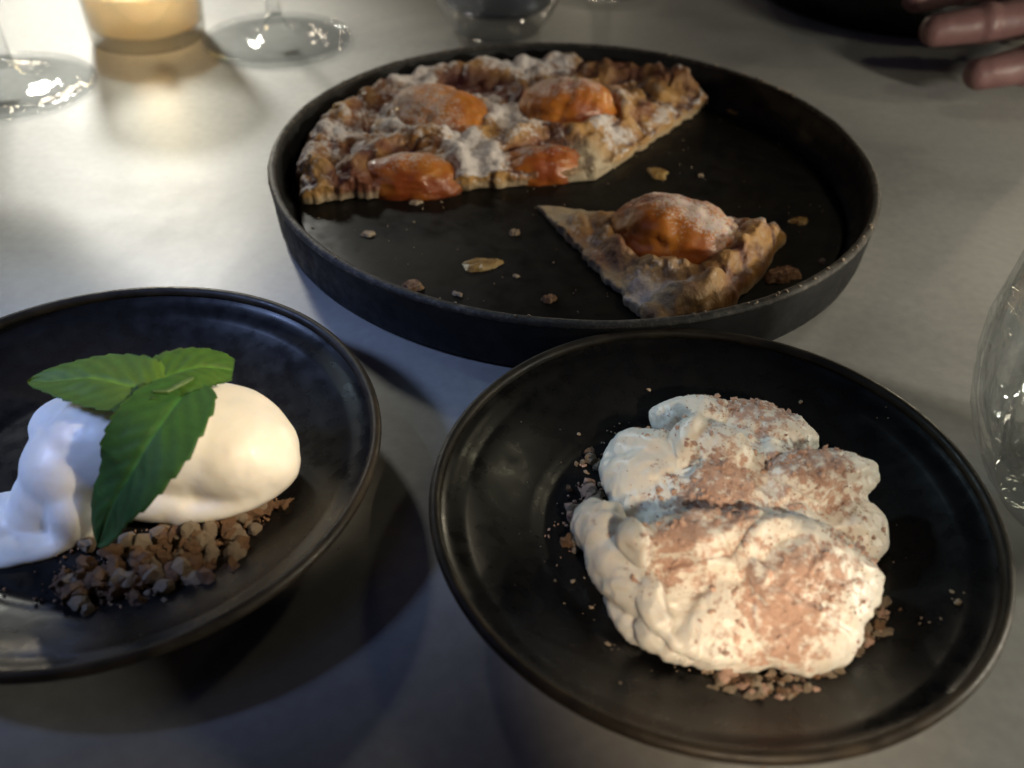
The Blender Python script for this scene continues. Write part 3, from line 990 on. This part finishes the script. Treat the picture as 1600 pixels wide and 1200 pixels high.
mixc = CR * 2 + CRP
heap('crumble', [(210, 880, .0075, .0055, 4), (280, 860, .0085, .0050, 3), (330, 850, .0075, .0045, 3), (150, 900, .0060, .0045, 3), (240, 905, .0060, .0050, 3), (110, 912, .0050, .0026, 1), (370, 805, .0075, .0040, 3), (300, 830, .0085, .0040, 2), (400, 790, .0070, .0022, 1)],
     210, .0007, .0028, 'heap of brown oat crumble under the ice cream', 'crumble', mixc, 11, at(240, 870, FLOOR), tiny=800, tiny_mat=m_crumb)
random.seed(5)
for (px, py, r_, lab) in [(399, 828, .0017, 'single pale crumb right of the crumble heap'), (138, 953, .0017, 'single crumb in front of the crumble heap')]:
    p = at(px, py, FLOOR + 0.0012)
    o = put_crumb(CRP[2], p, r_, None, 'crumble_crumb')
    tag(o, lab, 'crumb')


# ------------------------------------------------------------------ mint
def leaf(parent, mid, width, label=None, col=(0.05, 0.14, 0.022), normal=(0, 0, 1), tip_sharp=0.7, teeth=11, fold=0.16, seed=0, drape=None, inv=None, trunc=1.0):
    """serrated blade along a mid-rib polyline, with veins, a fold and real thickness"""
    P = [Vector(p) for p in mid]
    # Catmull-Rom
    def cm(t):
        n = len(P) - 1
        x = min(t * n, n - 1e-6); i = int(x); f = x - i
        p0 = P[max(i - 1, 0)]; p1 = P[i]; p2 = P[i + 1]; p3 = P[min(i + 2, n)]
        return 0.5 * ((2 * p1) + (p2 - p0) * f + (2 * p0 - 5 * p1 + 4 * p2 - p3) * f * f + (3 * p1 - p0 - 3 * p2 + p3) * f ** 3)
    nl, nw = 88, 13
    V, C, F = [], [], []
    up0 = Vector(normal)
    for i in range(nl + 1):
        t = i / nl * trunc
        c = cm(t); tg = (cm(min(1, t + 0.01)) - cm(max(0, t - 0.01))).normalized()
        sd = tg.cross(up0).normalized(); up = sd.cross(tg).normalized()
        prof = (math.sin(math.pi * min(1, t ** 0.62)) ** tip_sharp) if 0 < t < 1 else 0.0
        saw = (t * teeth) % 1.0
        for s in (-1, 1):
            pass
        for j in range(-nw, nw + 1):
            q = j / nw
            w = width * prof * (1 + 0.085 * (saw - 0.35) * abs(q) ** 3)
            w += width * 0.05 * prof * mnoise.noise(Vector((t * 5, (1 if q > 0 else -1) * 3.1, seed)))
            vein = math.sin((t * teeth * 0.75 - abs(q) * 2.2) * 2 * math.pi)
            h = fold * abs(q) * width * prof - 0.06 * width * (q * q) * prof + 0.00016 * vein * (1 - abs(q)) * prof * min(1, abs(q) * 5) - 0.0005 * math.exp(-(q / 0.06) ** 2)
            h += 0.0009 * mnoise.noise(Vector((t * 3 + seed, q * 1.5, 1.0)))
            V.append(c + sd * (q * w) + up * h)
            cc = Vector(col) * (1 + 0.10 * vein * (abs(q) < 0.95)) * (1.0 + 0.8 * math.exp(-(q / 0.05) ** 2))
            C.append(cc)
    m = 2 * nw + 1
    if drape is not None:
        for v in V:
            h = drape.ray_cast(Vector((v.x, v.y, 0.2)), Vector((0, 0, -1)))
            if h[0] is not None and v.z < h[0].z + 0.0010: v.z = h[0].z + 0.0010
    nT = len(V)
    th = 0.00035
    V2 = [v - Vector(normal) * th for v in V]
    for i in range(nl):
        for j in range(m - 1):
            a_ = i * m + j
            F.append((a_, a_ + 1, a_ + m + 1, a_ + m)); F.append((nT + a_, nT + a_ + m, nT + a_ + m + 1, nT + a_ + 1))
        for j in (0, m - 1):
            a_ = i * m + j
            F.append((a_, a_ + m, nT + a_ + m, nT + a_))
    for i in (0, nl):
        for j in range(m - 1):
            a_ = i * m + j
            F.append((a_, nT + a_, nT + a_ + 1, a_ + 1))
    me = pydata('leaf', V + V2, F)
    set_attr(me, 'Col', np.array([c[:] for c in C] + [(c * 1.25)[:] for c in C]))
    o = link('leaf', me, m_leaf, parent)
    if inv is not None: o.matrix_parent_inverse = inv
    if label: o['label'] = label
    return o


node = W(268, 618, .0375)
mint = thing('mint_sprig', node, 'sprig of green mint leaves lying across the ice cream', 'mint')
inv3 = Matrix.Translation(-node)
leaf(mint, [W(300, 596, .0375), W(250, 662, .0380), W(205, 735, .0310), W(172, 795, .0210), W(152, 850, .0100)], .0104, 'broad dark serrated leaf hanging down the front', (0.032, 0.098, 0.018), (0.1, -0.25, 1), 0.62, 12, 0.10, 1, bvi, inv3)
leaf(mint, [W(262, 612, .0375), W(215, 604, .0385), W(150, 592, .0370), W(95, 592, .0350), W(45, 595, .0330)], .0092, 'yellow-green pointed leaf reaching left', (0.085, 0.165, 0.018), (0.0, -0.15, 1), 0.72, 11, 0.12, 4, bvi, inv3)
leaf(mint, [W(245, 600, .0375), W(265, 585, .0390), W(300, 575, .0385), W(335, 572, .0370), W(372, 578, .0350)], .0078, 'short leaf pointing back right', (0.05, 0.12, 0.016), (0.0, -0.2, 1), 0.45, 8, 0.05, 7, bvi, inv3, 0.93)
leaf(mint, [W(250, 610, .0385), W(230, 612, .0395), W(212, 620, .0390), W(186, 632, .0365)], .0034, 'tiny young leaf at the centre', (0.03, 0.075, 0.012), (0, -0.1, 1), 0.7, 6, 0.15, 9, bvi, inv3)
st = union('stem', chain([W(240, 612, .0398), W(262, 612, .0392), W(285, 600, .0388), W(300, 592, .0384)], [.0004, .0006, .0007, .0006]), .00022, 1, 2)
o = link('stem', st, m_stem, mint); o.matrix_parent_inverse = inv3


# ------------------------------------------------------------------ glassware
def flute(n, amp, z0, z1):
    def f(a, r, z):
        k = max(0, min(1, (z - z0) / 0.004)) * max(0, min(1, (z1 - z) / 0.004))
        return r * (1 + amp * k * math.cos(n * a)), z
    return f


def tumbler(name, loc, k, h, label, mat, group='drinking glasses', water=None, rot=0, wm=None, ribs=0):
    """round-bellied tumbler: narrow base, belly, slightly closed mouth"""
    t = thing(name, loc, label, 'glass', group)
    t.rotation_euler = (0, 0, rot)
    out = [(0.0255, 0.0030), (0.0290, 0.0075), (0.0330, 0.0145), (0.0372, 0.0250), (0.0396, 0.0360), (0.0402, 0.0470), (0.0394, 0.0620), (0.0380, 0.0760), (0.0370, h)]
    ins = [(0.0368, h + 0.0004), (0.0358, h), (0.0366, 0.0760), (0.0380, 0.0620), (0.0387, 0.0470), (0.0380, 0.0360), (0.0354, 0.0260), (0.0308, 0.0170), (0.0250, 0.0120), (0.0150, 0.0104)]
    prof = [(0, 0.0012), (0.0180, 0.0010), (0.0225, 0.0002), (0.0245, 0.0008)] + out + ins + [(0, 0.0100)]
    link('glass_body', lathe('tumbler_glass', [(r * k, z) for r, z in prof], 176, fn=flute(ribs, 0.022, 0.004, 0.055) if ribs else None), mat, t)
    if water:
        wi = [(r - 0.0003, z + 0.0002) for r, z in reversed(ins[2:]) if z < water]
        link('water', lathe('water_fill', [(r * k, z) for r, z in [(0, 0.0103)] + wi + [(wi[-1][0], water), (0.02, water - 0.0001), (0, water - 0.0001)]], 96), wm or m_water, t)
    return t


def wine_glass(name, loc, rf, label, stem_h=0.085, rb=0.040, group='wine glasses'):
    t = thing(name, loc, label, 'wine glass', group)
    foot = [(0, 0.0012), (rf * 0.6, 0.0006), (rf - 0.0022, 0.0002), (rf - 0.0008, 0.0003), (rf, 0.0012), (rf - 0.0001, 0.0022), (rf - 0.0009, 0.0030), (rf - 0.0020, 0.0031), (rf - 0.0032, 0.0024), (rf * 0.6, 0.0030), (rf * 0.3, 0.0050), (rf * 0.16, 0.0085), (0.0042, 0.0140), (0, 0.0145)]
    link('foot', lathe('wine_foot', foot, 120), m_glass, t)
    stem = [(0, 0.0148), (0.0040, 0.0148), (0.0034, 0.030), (0.0033, 0.055), (0.0038, stem_h - 0.006), (0.0060, stem_h - 0.0015), (0, stem_h - 0.0010)]
    link('stem', lathe('wine_stem', stem, 64), m_glass, t)
    o = [(0, stem_h), (0.008, stem_h + 0.0012), (rb * 0.62, stem_h + 0.012), (rb * 0.93, stem_h + 0.030), (rb, stem_h + 0.048), (rb * 0.95, stem_h + 0.070), (rb * 0.82, stem_h + 0.095)]
    i_ = [(r - 0.0010 if r > 0.002 else 0, z + 0.0012) for (r, z) in reversed(o[:-1])]
    link('bowl', lathe('wine_bowl', o + [(rb * 0.82 - 0.0010, stem_h + 0.0954)] + i_, 120), m_glass, t)
    return t


wine_glass('wine_glass', (-0.1300, 0.5080, 0), 0.0390, 'wine glass with sparkling foot behind the left of the pan')
wine_glass('wine_glass', (-0.2420, 0.4380, 0), 0.0390, 'wine glass foot cut off by the left edge near the candle')
wine_glass('wine_glass', (0.0480, 0.6240, 0), 0.0340, 'far wine glass foot barely showing at the top right of the tumbler')
tumbler('water_tumbler', (-0.0147, 0.5390, 0), 1.0, 0.085, 'round-bottomed water tumbler standing right behind the tart', m_glass, water=0.05, wm=m_water_d)
tumbler('water_tumbler', (0.1575, 0.1850, 0), 1.0, 0.085, 'water tumbler cut off by the right edge beside the cream bowl', m_glass, water=0.055, ribs=22)

# candle in a glass
cd = thing('candle', (-0.1980, 0.5080, 0), 'lit candle in a clear glass at the top left', 'candle')
hold = [(0, 0.0012), (0.022, 0.0010), (0.0270, 0.0003), (0.0288, 0.0012), (0.0293, 0.004), (0.0310, 0.040), (0.0325, 0.078), (0.0320, 0.0785), (0.0312, 0.078), (0.0298, 0.040), (0.0280, 0.0085), (0.0250, 0.0070), (0, 0.0065)]
link('glass_holder', lathe('candle_glass', hold, 120), m_glass_c, cd)
link('wax', lathe('wax_fill', [(0, 0.0068), (0.0245, 0.0074), (0.0276, 0.0092), (0.0288, 0.0265), (0.0284, 0.0278), (0.0250, 0.0268), (0.012, 0.0258), (0, 0.0256)], 96), m_wax, cd)
link('wick', lathe('wick_cord', [(0, 0.0250), (0.0008, 0.0250), (0.0009, 0.0305), (0.0005, 0.0340), (0, 0.0343)], 16), m_wick, cd)
link('flame', lathe('flame_drop', [(0, 0.0320), (0.0026, 0.0335), (0.0050, 0.0375), (0.0056, 0.0420), (0.0044, 0.0485), (0.0022, 0.0545), (0, 0.0605)], 32), m_flame, cd)
lp = lamp('candle_light', 'POINT', (0, 0, 0.043), 1.5, (1.0, 0.80, 0.52), 0.005)
lp.parent = cd

# ------------------------------------------------------------------ far bowl and the hand
dish = thing('serving_dish', (0.2300, 0.6240, 0), 'dark straight-sided dish with pale inside at the top right beside the hand', 'dish')
link('body', lathe('dish_body', [(0, 0.0005), (0.080, 0.0003), (0.0845, 0.0012), (0.0855, 0.004), (0.0880, 0.0228), (0.0876, 0.0238), (0.0862, 0.0238), (0.0858, 0.0226), (0.0830, 0.0050), (0.078, 0.0040), (0, 0.0040)], 144), m_bowl, dish)
link('inner_glaze', lathe('dish_inside', [(0.0855, 0.0222), (0.0828, 0.0060), (0.078, 0.0045), (0, 0.0045)], 144, closed=False), m_pale, dish)

tips = [W(1432, -2, .030), W(1462, 48, .026), W(1530, 116, .016)]
f1 = [tips[0], tips[0] + Vector((.022, .002, .006)), tips[0] + Vector((.050, .001, .012)), Vector((.315, .585, .040))]
f2 = [tips[1], tips[1] + Vector((.024, .001, .004)), tips[1] + Vector((.050, .001, .008)), Vector((.318, .560, .036))]
f3 = [tips[2], tips[2] + Vector((.022, .003, .004)), tips[2] + Vector((.045, .008, .010)), Vector((.318, .535, .030))]
f4 = [Vector((.285, .505, .010)), Vector((.300, .508, .014)), Vector((.312, .512, .020)), Vector((.325, .515, .026))]
th = [Vector((.300, .630, .040)), Vector((.318, .628, .044)), Vector((.338, .615, .045)), Vector((.360, .590, .042))]
fl = [f1, f2, f3, f4]
blobs = []
for f_, r0 in zip(fl, (.0090, .0098, .0094, .0080)):
    blobs += chain(f_, [r0 * 0.80, r0 * 0.95, r0 * 1.04, r0 * 1.2])
    for q, kk in ((f_[1], 1.07), (f_[2], 1.16)): blobs.append((q, (r0 * 0.8 * kk, r0 * kk, r0 * kk)))
    blobs.append((f_[0] + Vector((0.004, 0, r0 * 0.25)), (r0 * 0.9, r0 * 0.80, r0 * 0.62)))
blobs += chain(th, [.0085, .0095, .0110, .0130])
for f_ in fl: blobs += chain([f_[-1], Vector((.375, .555, .036))], [.0100, .0140])
blobs += chain([Vector((.372, .555, .036)), Vector((.405, .553, .038)), Vector((.47, .55, .045)), Vector((.60, .545, .060))], [.0200, .0230, .0270, .0340])
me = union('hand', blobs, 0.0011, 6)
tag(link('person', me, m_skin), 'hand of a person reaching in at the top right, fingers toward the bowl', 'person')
